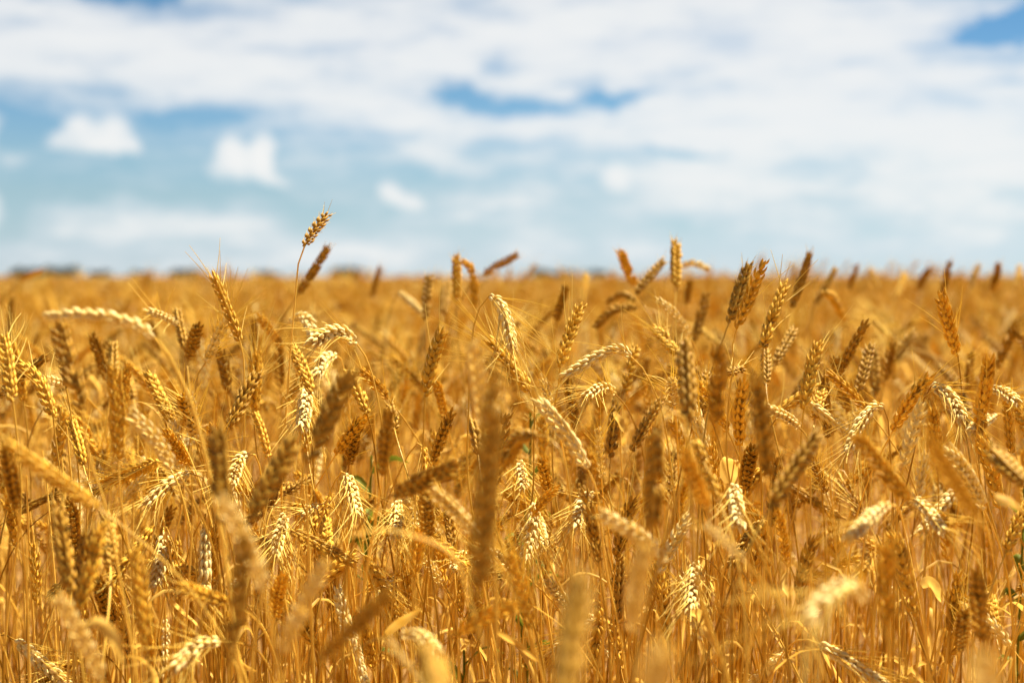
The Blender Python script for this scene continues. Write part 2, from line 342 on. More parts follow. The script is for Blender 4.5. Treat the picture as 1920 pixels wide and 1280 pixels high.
for (px, D, h, w, lb) in [
  (42, 620, 5.6, 7, 'dark far tree at the end of the horizon under the low cumulus'), (68, 640, 4.6, 8, 'dark far tree second from the outer end of the horizon row'),
  (100, 600, 5.0, 9, 'broad dark far tree behind the leaning ear on the horizon'), (128, 610, 5.4, 8, 'rounded dark far tree just past the leaning horizon ear'),
  (190, 700, 4.2, 9, 'low far tree in the gap of the long horizon row'), (262, 700, 4.0, 8, 'small far tree on the horizon above the arched ear'),
  (335, 660, 4.6, 9, 'far tree on the horizon before the awned ear'), (362, 650, 4.9, 8, 'darker far tree close beside the awned ear top'),
  (505, 760, 4.6, 9, 'low far tree on the horizon short of the tallest ear'), (640, 620, 4.8, 8, 'dark far tree on the horizon just past the tallest ear'),
  (662, 630, 5.0, 8, 'dark far tree second past the tallest ear'), (1015, 640, 4.4, 8, 'far tree on the horizon above the central nodding ear'),
  (1060, 660, 4.3, 8, 'far tree on the horizon between nodding ear and crossed ears'), (1120, 690, 4.4, 8, 'far tree on the horizon close before the crossed ears')]:
    far_tree(px, D, h*1.02, w*1.2, lb, rt)

# ------------------------------------------------------------------ wheat stalks placed one by one
KINDW = {'g': 'golden', 'p': 'pale cream', 'b': 'brown'}
USED = {}
def stalk(label, ear, stem, ground_pt, kind, beard, rnd, roll=None, leaves=(), lod=2, plump=1.0, group='ripe wheat stalks', thick=1.0, awn=.055):
    base = np.array([ground_pt[0], ground_pt[1], 0.0])
    e = link('wheat_stalk', None, loc=base); e['label'] = label; e['category'] = 'wheat stalk'; e['group'] = group
    g = Geo(); build_stem(g, stem, rnd, 6, .0015*thick, .0009*thick); link('stem', g.mesh('stem', [MAT['stem']] if False else MATS, base), e)
    g = Geo(); a = Geo(); build_ear(g, a, ear, rnd.uniform(0, 6.28) if roll is None else roll, kind, lod, rnd, beard, plump, awn)
    eo = link('ear', g.mesh('ear', MATS, base), e)
    if a.n: link('beard', a.mesh('beard', MATS, base), eo)
    for (pts, w) in leaves:
        g = Geo(); build_leaf(g, pts, w, rnd); link('leaf', g.mesh('leaf', MATS, base), e)
    return e
def stem_to_ground(pts, t0, rnd, hang, n=34, drift=None):
    """continue a stem from its last point (pts[-1]) along t0 and down to the soil"""
    p0 = pts[-1]; k = min(.09, .10*p0[2]+.02); k = .045 if hang else k
    dx = t0*(.05 if hang else .12*(1 if t0[2] < 0 else .5)); r = rnd.normal(0, .025, 2)
    if drift is not None: r = np.array(drift)
    gx, gy = p0[0]+dx[0]+r[0]+(math.copysign(.03, t0[0]) if hang else 0), p0[1]+dx[1]+abs(r[1])*.8
    gx2, gy2 = gx+rnd.normal(0, .03), gy+rnd.normal(0, .03)
    zt = p0[2]*.62
    cur = bez(p0, p0+t0*k, np.array([gx, gy, zt+.16]), np.array([gx, gy, zt]), 20)
    low = bez(cur[-1], cur[-1]+np.array([0, 0, -.15]), np.array([gx2, gy2, .2]), np.array([gx2, gy2, -.01]), 10)
    full = np.vstack([np.asarray(pts)[:-1], cur, low[1:]]) if len(pts) > 1 else np.vstack([cur, low[1:]])
    q = catmull(full, n+10); q[-1, 2] = -.01
    return q
LAND = []
def W(label, ear, d, kind='g', beard=0, stem=None, td=None, roll=None, leaf=(), nl=0, plump=1.0, thick=1.0, L=.086, nm=None, awn=.055):
    """ear: pixels base -> tip on the 1920 px photograph, d: metres from the camera at the ear base; stem: more pixels below the ear"""
    rnd = np.random.default_rng(abs(hash(str(ear[0])+str(ear[-1]))) % 2**31 if False else int(ear[0][0]*7919+ear[-1][1]*104729+ear[0][1]*31) % 2**31)
    if d < 1.3: plump *= 1.06 if kind == 'b' else .9
    if d < 1.25 and d > .8: d += (1.68-d)*.22
    flat = np.array([at(x, y, d) for x, y in ear]); ln = np.linalg.norm(np.diff(flat, axis=0), axis=1).sum()
    if td is None:
        td = math.sqrt(max(0, L*L-ln*ln)) if ln < L else rnd.uniform(-.012, .012)
        td = min(td, .8*L)*(-1 if (kind == 'p' or rnd.random() < .4) else 1)
    m = len(ear); q = np.r_[0, np.cumsum(np.linalg.norm(np.diff(flat, axis=0), axis=1))]; q = q/q[-1]
    pe = np.array([at(x, y, d+td*q[i]) for i, (x, y) in enumerate(ear)])
    path = catmull(pe, 26)
    t0 = nrm(path[0]-path[2])
    hang = t0[2] > .15
    pts = [path[0]]
    if stem:
        dd = d
        for j, s_ in enumerate(stem):
            x, y = s_[:2]; dd = s_[2] if len(s_) > 2 else dd+.004
            pts.append(at(x, y, dd))
        v = pts[-1]-pts[-2]; v[1] = abs(v[1])*.2
        t0 = nrm(nrm(v)*.8+np.array([0, 0, -.25])); hang = False
        fine_ = catmull(np.array(pts), 8*len(pts)); pts = list(fine_)
    sp = stem_to_ground(np.array(pts), t0, rnd, hang)
    lv = auto_leaves(sp, rnd, nl) + [([at(*p) for p in lp], w) for lp, w in leaf]
    stalk(label, path, sp, sp[-1], kind, beard, rnd, roll, lv, 2, plump, thick=thick, awn=awn)
    c = pe.mean(0); LAND.append((nm, *proj(c)))

# --- against the sky and in the sharp band
W('tallest wheat stalk, small brown ear high against the sky', [(571,462),(588,434),(612,403)], 1.70, 'b', stem=[(560,490),(551,588),(544,665),(537,766),(530,850)], L=.062, nm='the tallest ear', roll=.4)
W('brown ear leaning right close behind the tallest stalk', [(559,551),(588,508),(613,467)], 2.25, 'b', nm='the ear behind the tallest')
W('awned golden ear leaning left, its tip level with the horizon', [(450,639),(426,578),(401,518)], 1.70, 'g', .35, stem=[(457,676),(458,750),(458,830)], nm='the leaning awned ear', awn=.045)
W('pale awned ear crossing the foot of the leaning awned ear', [(386,679),(405,640),(427,597)], 1.85, 'p', .8, stem=[(374,692),(368,722),(360,790)], L=.075)
W('long cream ear arched over to the left on a thick bent neck', [(290,633),(245,606),(185,593),(130,590),(82,594)], 1.2, 'p', stem=[(318,668),(338,708),(359,756),(369,790),(388,870),(402,936),(424,1060),(436,1160)], nm='the arched cream ear', thick=1.5, plump=.9)
W('blurred brown ear upright beneath the arched cream ear', [(155,768),(132,690),(108,606)], 1.22, 'b', stem=[(166,850),(195,940),(215,1030)], nm='the ear beneath the arched one')
W('upright golden ear by the field edge, awns on its tip', [(24,752),(15,690),(6,633)], 1.5, 'g', .25, stem=[(31,810),(38,880)], nm='the edge ear')
W('sharp golden ear curving left, tip drawn into one awn', [(100,783),(76,722),(40,679)], 1.6, 'g', .15, stem=[(103,815),(112,880)], nm='the curved edge ear')
W('short pale ear lying level behind the thin young ear', [(120,720),(92,712),(66,706)], 1.9, 'p')
W('thin narrow ear with one long awn to the upper left', [(124,728),(118,690),(108,659)], 1.7, 'b', stem=[(129,750),(138,812),(146,870)], plump=.75, L=.055, nm='the thin ear')
W('slim brown ear leaning left, right of the thin narrow ear', [(201,712),(188,668),(173,628)], 2.1, 'b')
W('plump upright golden ear standing tall right of the thin narrow ear', [(222,862),(220,775),(214,690)], 1.42, 'g', nm='the plump upright ear')
W('small brown ear poking up behind the plump upright ear', [(209,722),(211,680),(212,642)], 2.0, 'b')
W('golden ear tilted left between plump ear and bent neck', [(326,795),(300,745),(279,700)], 1.75, 'g', nm='the tilted golden ear')
W('brown ear half hidden to the left of the tilted golden ear', [(250,748),(242,720),(234,690)], 2.1, 'b')
W('pale lit ear slanting down right below the tilted golden ear', [(326,876),(288,820),(243,773)], 1.42, 'p', nm='the slanting pale ear')
W('sharp brown ear leaning right with clear plump grains', [(430,800),(455,748),(481,699)], 1.68, 'b', stem=[(422,828),(414,900)], nm='the sharp brown leaning ear', roll=1.2)
W('upright golden ear under the sharp brown leaning ear', [(503,856),(492,812),(477,773)], 1.8, 'g')
W('slender golden ear left of the sharp brown leaning ear', [(366,812),(354,778),(339,744)], 1.8, 'g', .3)
W('golden ear pressed against the tallest stalk, leaning left', [(585,738),(568,692),(547,649)], 1.69, 'g', stem=[(596,768),(606,840)], nm='the ear on the tallest stalk', roll=.5)
W('pale bearded ear hanging beside the tallest stalk', [(577,722),(572,760),(566,803)], 1.74, 'p', .9)
W('pale ear arched level to the left on a hooked neck', [(668,643),(643,625),(612,628),(583,645)], 1.69, 'p', .45, stem=[(678,655),(692,684),(705,733),(716,795),(722,860)], nm='the hooked pale ear', roll=.9)
W('small pale ear curling over just right of the tallest stalk', [(545,603),(566,594),(582,612),(592,640)], 2.0, 'p')
W('pale bearded ear drooping under the hooked pale ear', [(628,664),(608,676),(592,704)], 1.9, 'p', .8)
W('blurred golden ear leaning left before the tallest stalk', [(531,650),(508,622),(487,594)], 2.2, 'g')
W('pale nodding ear bent left above the slim brown trio', [(330,607),(305,593),(279,583)], 2.0, 'p', .2)
W('upright brown ear in the middle of the slim trio', [(346,655),(338,616),(331,580)], 2.0, 'b')
W('brown ear leaning right in the slim trio', [(353,674),(362,642),(371,611)], 2.0, 'b')
W('soft brown ear upright behind the sharp brown leaning ear', [(474,690),(475,645),(477,600)], 2.4, 'b')
W('blurred brown ear upright at the far left rim', [(18,642),(20,600),(22,560)], 2.8, 'b')
W('blurred ear lying over the horizon trees on the left', [(36,526),(56,516),(78,508)], 3.4, 'g')
# middle band
W('tall golden ear with a lit edge, left of the bent-tip ear', [(856,572),(857,525),(854,478)], 2.3, 'g', nm='the tall lit ear')
W('dark ear leaning behind the foot of the tall lit ear', [(831,588),(834,560),(840,530)], 2.6, 'b')
W('tall golden ear with its tip bent to the left', [(888,580),(890,535),(884,505),(866,490)], 2.3, 'g', nm='the bent-tip ear')
W('ear lying aslant over the horizon line, alone in the sky', [(905,514),(935,497),(969,478)], 2.6, 'b', nm='the aslant sky ear')
W('upright brown ear left of the tall lit pair', [(798,600),(800,560),(805,517)], 2.3, 'b')
W('pale blurred ear bent down right behind the upright brown ear', [(748,547),(766,562),(790,584)], 2.6, 'p', stem=[(735,572),(722,630),(716,690)])
W('faint brown ear rising over the horizon between tallest and tall lit ears', [(697,558),(704,530),(712,503)], 3.2, 'b')
W('bearded cream ear nodding at the centre, awns spread both ways', [(919,553),(936,568),(950,600),(962,655)], 1.69, 'p', 1.0, stem=[(906,563),(893,595),(885,635),(881,700),(878,783),(876,850)], nm='the central nodding ear', awn=.07)
W('bearded ear leaning left below the central nodding ear', [(993,733),(975,703),(950,672),(919,638)], 1.69, 'g', 1.0, stem=[(1003,762),(1001,812),(1001,880)], nm='the central leaning ear', awn=.075)
W('sharp upright golden ear right of the central nodding ear', [(1050,689),(1063,640),(1088,574)], 1.67, 'g', .12, stem=[(1048,716),(1040,763),(1036,840)], nm='the sharp central ear', roll=.2)
W('sharp cream ear arched to the left on a long curved neck', [(1183,669),(1168,656),(1144,657),(1112,672),(1053,708)], 1.67, 'p', .12, stem=[(1196,679),(1212,702),(1235,753),(1248,805),(1256,860)], nm='the sharp arched ear', roll=1.45)
W('nodding ear with comb of hanging awns under the sharp arched ear', [(1152,738),(1135,727),(1118,730),(1096,745)], 1.78, 'p', 1.0, nm='the comb-awned ear', awn=.06)
W('thin pale ear tip beside the broad pale slanting ear', [(1034,762),(1026,738),(1017,712)], 1.69, 'p', .3, L=.05)
W('broad pale ear slanting down right across the centre', [(1102,880),(1060,812),(1008,748)], 1.48, 'p', stem=[(1117,913),(1124,956),(1130,1010)], nm='the broad slanting ear')
W('upright golden ear far left of the central awns', [(797,744),(808,685),(829,620)], 1.74, 'g', .1, stem=[(796,768),(794,820),(790,890)], nm='the golden ear left of centre')
W('smaller ear tucked behind the golden ear left of centre', [(834,780),(826,745),(817,714)], 2.0, 'g')
W('golden ear leaning left under the hooked pale ear', [(688,775),(673,738),(653,700)], 1.71, 'g', .15, stem=[(698,812),(706,870)], nm='the ear under the hooked one')
W('small foreshortened ear pointing towards the viewer by the curved neck', [(740,806),(736,786),(731,764)], 1.7, 'b', L=.075)
W('huge dark blurred ear rising close in front at the centre', [(898,1132),(906,980),(918,830),(925,722)], .86, 'b', stem=[(890,1200),(880,1300)], nm='the huge dark ear', plump=.95, roll=.3, thick=1.2)
W('pale blurred ear just above the huge dark ear', [(905,802),(898,725),(887,642)], 1.12, 'p', stem=[(916,880),(928,1050),(934,1280)], nm='the pale ear above the dark one')
W('blurred ear leaning left in the crossing pair over the horizon', [(1191,537),(1177,505),(1163,472)], 2.4, 'g', nm='the crossing pair')
W('blurred ear leaning right in the crossing pair over the horizon', [(1191,550),(1216,520),(1245,489)], 2.3, 'b')
W('tall upright golden ear right of the crossing pair', [(1267,540),(1267,495),(1267,454)], 2.2, 'g', nm='the ear beside the crossing pair')
W('brown ear bent level below the crossing pair', [(1192,562),(1165,552),(1140,567)], 2.5, 'b')
W('arched brown ear under the bent level ear', [(1193,576),(1150,583),(1116,613)], 2.3, 'b')
W('cream ear leaning left under the tall upright golden ear', [(1291,627),(1266,590),(1234,562)], 2.05, 'p', nm='the cream leaning ear')
W('awned ear leaning left below the cream leaning ear', [(1271,666),(1252,642),(1228,614)], 1.85, 'g', .7)
W('brown ear upright just left of the sharp upright golden ear top', [(1042,610),(1050,575),(1060,540)], 2.3, 'b')
W('faint ear against the horizon left of the crossing pair', [(1091,570),(1094,542),(1100,514)], 2.8, 'g')
W('small pale bearded ear right of the long curved neck', [(1265,758),(1262,738),(1257,714)], 1.75, 'p', .8)
W('dark blurred ear hanging from a hooked neck close in front', [(1226,800),(1228,870),(1222,985)], 1.05, 'b', stem=[(1234,775),(1262,765),(1286,795),(1294,900),(1300,1020)], nm='the dark hanging ear', thick=1.4)
W('soft brown ear upright right of the dark hanging neck', [(1291,792),(1288,720),(1283,645)], 1.2, 'b')
W('upper dark blurred ear in the slanting pair left of centre', [(575,872),(612,788),(653,699)], 1.12, 'b', nm='the slanting dark pair')
W('lower dark blurred ear in the slanting pair left of centre', [(467,977),(506,905),(550,828)], 1.12, 'b')
W('soft brown ear upright left of the sharp paired ears', [(1343,792),(1345,725),(1345,655)], 1.22, 'b')
# right band
W('front ear of the sharp pair, plump grains, against the sky', [(1381,617),(1404,560),(1431,491)], 1.65, 'g', .08, stem=[(1373,640),(1376,680),(1367,740),(1362,820)], nm='the sharp pair', roll=.15)
W('rear ear of the sharp pair, mostly hidden by the front one', [(1366,606),(1384,550),(1402,497)], 1.85, 'b')
W('sharp ear with a pale lit right edge, leaning right', [(1431,652),(1447,595),(1470,537)], 1.68, 'g', .12, stem=[(1430,700),(1427,760)], nm='the lit-edge ear')
W('brown ear upright under the lit-edge leaning ear', [(1436,721),(1436,690),(1435,658)], 1.85, 'b')
W('dark ear leaning right against the horizon right of the sharp pair', [(1485,577),(1502,527),(1518,477)], 2.2, 'b', nm='the dark horizon ear')
W('very blurred ear over the horizon past the dark leaning one', [(1529,570),(1548,535),(1567,503)], 2.7, 'b')
W('blurred ear arching down right below the horizon', [(1541,548),(1561,557),(1583,597)], 2.4, 'g', stem=[(1527,560),(1520,610)])
W('blurred brown ear leaning right below the dark horizon ear', [(1451,683),(1470,650),(1489,617)], 2.0, 'b')
W('sharp upright ear with dark grains and one side awn', [(1507,768),(1518,705),(1534,644)], 1.67, 'g', .08, stem=[(1503,800),(1500,880)], nm='the sharp upright right ear', roll=.25)
W('ear half hidden behind the foot of the sharp upright ear', [(1528,785),(1535,752),(1544,722)], 1.76, 'g', .2)
W('brown ear leaning right halfway to the tall right stalk', [(1576,697),(1597,652),(1622,608)], 1.95, 'b', nm='the brown ear halfway right')
W('dark upright ear under the brown ear halfway right', [(1608,735),(1620,692),(1632,648)], 1.95, 'b')
W('faint ear standing behind the dark upright ear', [(1642,742),(1640,700),(1639,655)], 2.25, 'b')
W('tall sharp ear leaning left at the right, long straight stem', [(1796,667),(1779,610),(1763,551)], 1.67, 'g', .08, stem=[(1802,716),(1807,790),(1820,866)], nm='the tall right ear', roll=.1)
W('sharp plump ear leaning right below the tall right ear', [(1674,808),(1706,752),(1741,708)], 1.64, 'g', .1, nm='the plump leaning right ear', roll=.5)
W('bearded ear drooping right between plump ear and tall stem', [(1747,722),(1766,732),(1786,752),(1806,788)], 1.66, 'p', 1.0, stem=[(1735,738),(1722,800)], nm='the drooping right ear')
W('sharp upright ear at the right, past the tall stem', [(1834,795),(1846,735),(1854,672)], 1.6, 'g', .08, nm='the upright outer ear', roll=.3)
W('short pale ear lying level at the right rim', [(1862,728),(1882,735),(1906,753)], 1.8, 'p', .4)
W('whitish ear nodding to the lower left, bearded, right of the upright ear', [(1656,762),(1640,762),(1615,792),(1588,848)], 1.69, 'p', .7, stem=[(1664,778),(1668,830)], nm='the whitish nodding ear')
W('cream ear leaning left under the sharp upright ear', [(1496,799),(1468,778),(1438,766)], 1.6, 'p')
W('small ear seen end-on left of the brown upright ear', [(1362,700),(1376,696),(1391,692)], 1.66, 'b', .3, L=.06)
W('upright golden ear below the sharp pair', [(1387,835),(1386,775),(1394,715)], 1.68, 'g', .1, nm='the ear below the sharp pair')
W('slim brown ear left of the soft brown upright ears', [(1312,785),(1318,742),(1322,702)], 1.75, 'b')
W('blurred brown ear leaning right left of the tall right stalk', [(1658,690),(1686,655),(1714,624)], 2.4, 'b')
W('faint brown ear leaning right beneath the tall upright golden ear', [(1300,645),(1312,598),(1324,552)], 2.4, 'b')
W('faint brown ear below the horizon by the tall upright ear', [(1287,570),(1290,548),(1294,526)], 2.8, 'b')
W('pale ear drooping right over the horizon by the tall upright ear', [(1276,500),(1300,493),(1326,504)], 2.6, 'p')
W('large dark blurred ear upright between sharp pair and upright ear', [(1440,892),(1430,800),(1418,708)], 1.12, 'b', nm='the dark ear of the right half')
W('blurred brown ear at the right rim, leaning right', [(1868,690),(1884,652),(1906,610)], 2.3, 'b')
W('blurred ear above the horizon near the right rim', [(1858,545),(1868,520),(1872,496)], 3.0, 'b')
W('blurred ear over the horizon, first of the three at the right', [(1678,560),(1690,535),(1696,512)], 3.2, 'g')
W('blurred brown ear over the horizon, middle of the three at the right', [(1766,552),(1774,522),(1780,494)], 2.9, 'b')
# lower right
W('smooth blurred ear slanting down right close in front', [(1836,972),(1790,905),(1742,822)], .92, 'g', nm='the smooth slanting ear', plump=.8)
W('blurred golden ear slanting down right before the whitish ear', [(1702,938),(1656,880),(1606,818)], 1.17, 'g', nm='the golden slanting ear')
W('pale ear slanting down behind the smooth blurred ear', [(1844,953),(1815,895),(1779,845)], 1.5, 'p')
W('pale blurred ear lying level, tip to the lower left', [(1664,945),(1630,972),(1593,1010)], 1.2, 'p', .2, nm='the pale level ear')
W('small pale bearded ear hanging near the curled leaf', [(1376,908),(1380,945),(1386,987)], 1.5, 'p', .4, nm='the ear near the curled leaf')
W('dark blurred ear leaning right below the sharp upright ear', [(1444,952),(1486,885),(1532,818)], 1.12, 'b')
W('golden blurred ear leaning left by the dark hanging ear', [(1350,942),(1326,882),(1304,825)], 1.2, 'g')
W('slim golden ear beside the golden leaning ear, nearer the neck', [(1322,948),(1302,898),(1285,850)], 1.25, 'g')
W('thin upright golden ear with a pale strip leaf below', [(1476,1062),(1468,1008),(1460,955)], 1.55, 'g', stem=[(1475,1100),(1474,1180)], leaf=(([(1474,1075,1.55),(1470,1100,1.54),(1478,1120,1.53)], .007),), plump=.7)
W('short broad pale ear end-on, close in front at the lower right', [(1398,1055),(1362,1016),(1324,984)], 1.0, 'p', td=-.02, plump=.8)
W('big blurred bearded ear nodding close in front, awns fanned wide', [(1628,1128),(1600,1102),(1562,1112),(1510,1160)], .88, 'p', 1.0, stem=[(1660,1190),(1722,1290)], nm='the fanned bearded ear', awn=.085)
W('sharp brown ear above the small hanging ear', [(1398,917),(1402,880),(1410,840)], 1.68, 'b')
W('pale bearded ear drooping right under the golden slanting ear', [(1715,935),(1738,955),(1768,996)], 1.5, 'p', .8)
W('blurred brown ear slanting at the right rim', [(1922,906),(1892,878),(1862,848)], 1.28, 'b')
W('brown ear low at the right, dark and upright', [(1842,1202),(1836,1135),(1828,1068)], 1.2, 'b', nm='the low dark right ear')
W('thin ear left of the low dark right ear', [(1800,1215),(1804,1180),(1808,1148)], 1.45, 'b')
W('slim sharp ear at the low right rim', [(1868,1190),(1862,1150),(1856,1112)], 1.75, 'g', .3)
W('pale ear cut by the bottom edge at the lower right', [(1862,1320),(1848,1275),(1842,1228)], .72, 'p')
# lower middle
W('dark blurred ear slanting up right at the bottom left of centre', [(598,1236),(660,1180),(728,1113)], .92, 'b', nm='the bottom dark slanting ear', plump=.85)
W('pale bearded ear hanging left of the level brown ear', [(650,888),(660,920),(672,970)], 1.68, 'p', .9, nm='the hanging pale ear')
W('small pale bearded ear hanging under the level brown ear', [(745,938),(744,968),(742,1002)], 1.74, 'p', .8)
W('tiny pale ear hanging beside the small bearded one', [(778,962),(781,978),(783,996)], 1.75, 'p', .3, L=.05)
W('pale golden ear slanting down right to the huge dark ear', [(896,1005),(852,956),(803,912)], 1.38, 'p', nm='the pale ear by the huge one')
W('brown ear lying nearly level, tip up right', [(738,926),(790,903),(852,876)], 1.34, 'b', .1, nm='the level brown ear')
W('brown ear leaning right above the level brown ear', [(812,864),(828,818),(847,775)], 1.74, 'b')
W('blurred dark ear upright above the hanging pale ear', [(716,892),(722,832),(729,770)], 1.34, 'b')
W('short brown ear left of the pale ear above the dark one', [(897,852),(893,820),(885,789)], 1.75, 'b')
W('bearded ear spraying down right of the huge dark ear', [(974,865),(978,890),(982,916)], 1.82, 'p', 1.0, L=.06)
W('small golden ear under the broad pale slanting ear', [(1031,928),(1024,898),(1017,866)], 1.76, 'g')
W('sharp pale bearded ear hanging right of the huge dark ear', [(1003,943),(998,990),(985,1052)], 1.65, 'p', 1.0, nm='the hanging bearded ear', awn=.06)
W('sharp bearded ear hanging below the broad slanting ear', [(1110,924),(1096,936),(1086,960),(1077,992)], 1.69, 'p', 1.0, nm='the bearded ear below centre', awn=.06)
W('thin pale ear upright right of the broad slanting ear', [(1128,896),(1126,850),(1120,803)], 1.69, 'p', .15, plump=.75)
W('pale knobbly ear slanting down right to the bright blurred ears', [(1252,1050),(1200,1008),(1126,962)], 1.28, 'p', nm='the knobbly slanting ear')
W('pale blurred ear upright under the knobbly slanting ear', [(1186,1180),(1192,1105),(1206,1030)], .85, 'p', nm='the upright blurred pale ear')
W('dark blurred ear cut by the bottom edge at the centre', [(1056,1330),(1070,1210),(1090,1092)], .76, 'b', nm='the bottom dark ear')
W('bright pale ear cut by the bottom edge near the centre', [(1218,1360),(1226,1290),(1240,1218)], .70, 'p', plump=.9)
W('shaded golden ear hanging low between the blurred ears', [(1120,1108),(1120,1180),(1114,1250)], 1.62, 'g', .3)
W('pale ear arched to the right low on a long bent stem', [(752,1188),(785,1190),(822,1224)], 1.28, 'p', .1, stem=[(718,1195),(671,1214),(638,1245),(600,1300)], nm='the low arched ear')
W('pale blurred ear end-on under the low arched ear', [(792,1280),(760,1240),(730,1200)], .95, 'p', td=-.02, plump=.75)
W('dark blurred ear cut by the bottom edge beside the low arch', [(826,1320),(818,1270),(810,1222)], .80, 'b')
W('small pale ear nodding above the low arched ear', [(742,1078),(732,1090),(717,1114)], 1.74, 'p', .4)
W('small pale ear nodding by the edge of the huge dark ear', [(872,1035),(862,1045),(848,1066)], 1.76, 'p', .3)
W('dark curved ear bowing left below the central leaning ear', [(1004,815),(974,822),(944,872)], 1.3, 'b', nm='the dark bowing ear')
W('short dark ear beside the pale ear by the huge one', [(803,1006),(800,965),(797,925)], 1.5, 'b')
# lower left
W('long golden ear slanting down right from the left rim', [(186,954),(100,893),(10,830)], 1.10, 'g', nm='the long slanting ear')
W('dark ear upright behind the long slanting ear', [(31,952),(20,895),(9,840)], 1.4, 'b')
W('dark blurred ear leaning left below the long slanting ear', [(131,1112),(120,1030),(109,950)], 1.2, 'b')
W('golden blurred ear leaning right below the long slanting ear', [(146,1146),(170,1065),(191,982)], 1.18, 'g', nm='the golden leaning low ear')
W('short dark ear right of the golden blurred leaning ear', [(207,1062),(205,1015),(203,968)], 1.4, 'b')
W('blurred golden ear upright left of the level sharp ear', [(275,1210),(266,1120),(254,1030)], 1.14, 'g', nm='the blurred upright low ear')
W('pale blurred ear leaning left low by the left rim', [(192,1272),(150,1190),(108,1118)], .98, 'p')
W('bearded golden ear lying to the left under the slanting pale ear', [(294,864),(250,884),(196,905)], 1.6, 'g', .8, nm='the lying bearded ear')
W('pale bearded ear nodding left, second under the slanting pale ear', [(353,886),(318,904),(271,946)], 1.65, 'p', .8, stem=[(370,890),(387,905),(398,960)], nm='the nodding pale left ear')
W('small bearded ear nodding by the tallest stalk foot', [(465,850),(450,862),(434,908)], 1.69, 'p', 1.0, nm='the small bearded nodding ear')
W('tiny pale ear above the lying bearded ear', [(225,872),(224,850),(222,828)], 1.74, 'p', L=.05)
W('pale bearded ear hanging above the level sharp ear', [(306,998),(302,1045),(290,1102)], 1.69, 'p', .8, nm='the hanging ear above the level one')
W('sharp golden ear lying level with two clear rows of grains', [(377,1078),(330,1066),(282,1058)], 1.64, 'g', .15, nm='the level sharp ear', roll=1.4)
W('pale bearded ear hanging right of the lower dark slanting ear', [(534,963),(526,995),(514,1042)], 1.66, 'p', 1.0, nm='the bearded ear of the lower left', awn=.06)
W('smooth blurred ear lying level below the level sharp ear', [(424,1129),(380,1115),(336,1100)], 1.34, 'g')
W('bearded ear bent down left at the bottom left', [(413,1203),(375,1208),(328,1252)], 1.4, 'p', .5, nm='the bottom bent ear')
W('pale blurred ear leaning left on a thick stem close in front', [(494,1106),(460,1018),(414,934)], .88, 'p', stem=[(504,1151),(516,1215),(527,1290)], nm='the pale near ear', thick=1.4)
W('dark blurred ear upright close in front beside the pale near ear', [(430,1236),(444,1130),(462,1010)], .84, 'b', nm='the dark near ear', plump=.85)
W('blurred ear with pale top leaning right close in front', [(528,1222),(566,1140),(611,1052)], .90, 'p')
W('small golden ear between the two leaning near ears', [(515,1156),(520,1118),(528,1080)], 1.5, 'g')
W('thin brown ear lying to the right on a level straw', [(534,926),(560,908),(587,893)], 1.75, 'b', plump=.8)
W('short pale ear lying left under the thin brown ear', [(596,946),(582,952),(566,963)], 1.7, 'p', .6, L=.06)
W('short golden ear upright under the short pale lying ear', [(613,1035),(611,1005),(609,974)], 1.7, 'g')
W('brown ear leaning left beside the golden leaning low ear', [(211,1172),(196,1125),(180,1085)], 1.6, 'b')
W('dark ear upright above the dark leaning low ear', [(140,1030),(137,985),(133,944)], 1.6, 'b')
W('golden ear leaning left beneath the bent neck of the arch', [(353,871),(332,840),(309,810)], 1.75, 'g')
W('pale small ear behind the bent neck of the arch', [(366,822),(358,780),(350,740)], 1.8, 'p', .2)
W('sharp golden ear leaning left under the curved edge ear', [(156,872),(146,830),(133,788)], 1.66, 'g', .1)
W('golden ear right of the thick bent neck, awns at its tip', [(411,872),(404,835),(397,798)], 1.72, 'g', .25)
W('brown ear upright under the ear pressed on the tallest stalk', [(575,835),(572,795),(574,752)], 1.8, 'g', .3)
W('brown ear behind the slanting dark pair, half hidden', [(655,868),(662,825),(672,790)], 1.8, 'b', .2)

W('far blurred ear over the horizon above the brown ear halfway right', [(1590,545),(1598,522),(1606,498)], 3.4, 'b')
W('far blurred ear leaning left over the horizon, next to the halfway one', [(1650,548),(1642,526),(1632,506)], 3.8, 'g')
W('far blurred ear over the horizon before the tall right ear', [(1722,545),(1730,524),(1742,504)], 3.6, 'b')
W('far blurred ear over the horizon past the tall right ear', [(1818,540),(1826,518),(1836,498)], 3.3, 'b')
W('far blurred ear last over the horizon at the right rim', [(1902,545),(1908,522),(1912,500)], 3.5, 'g')

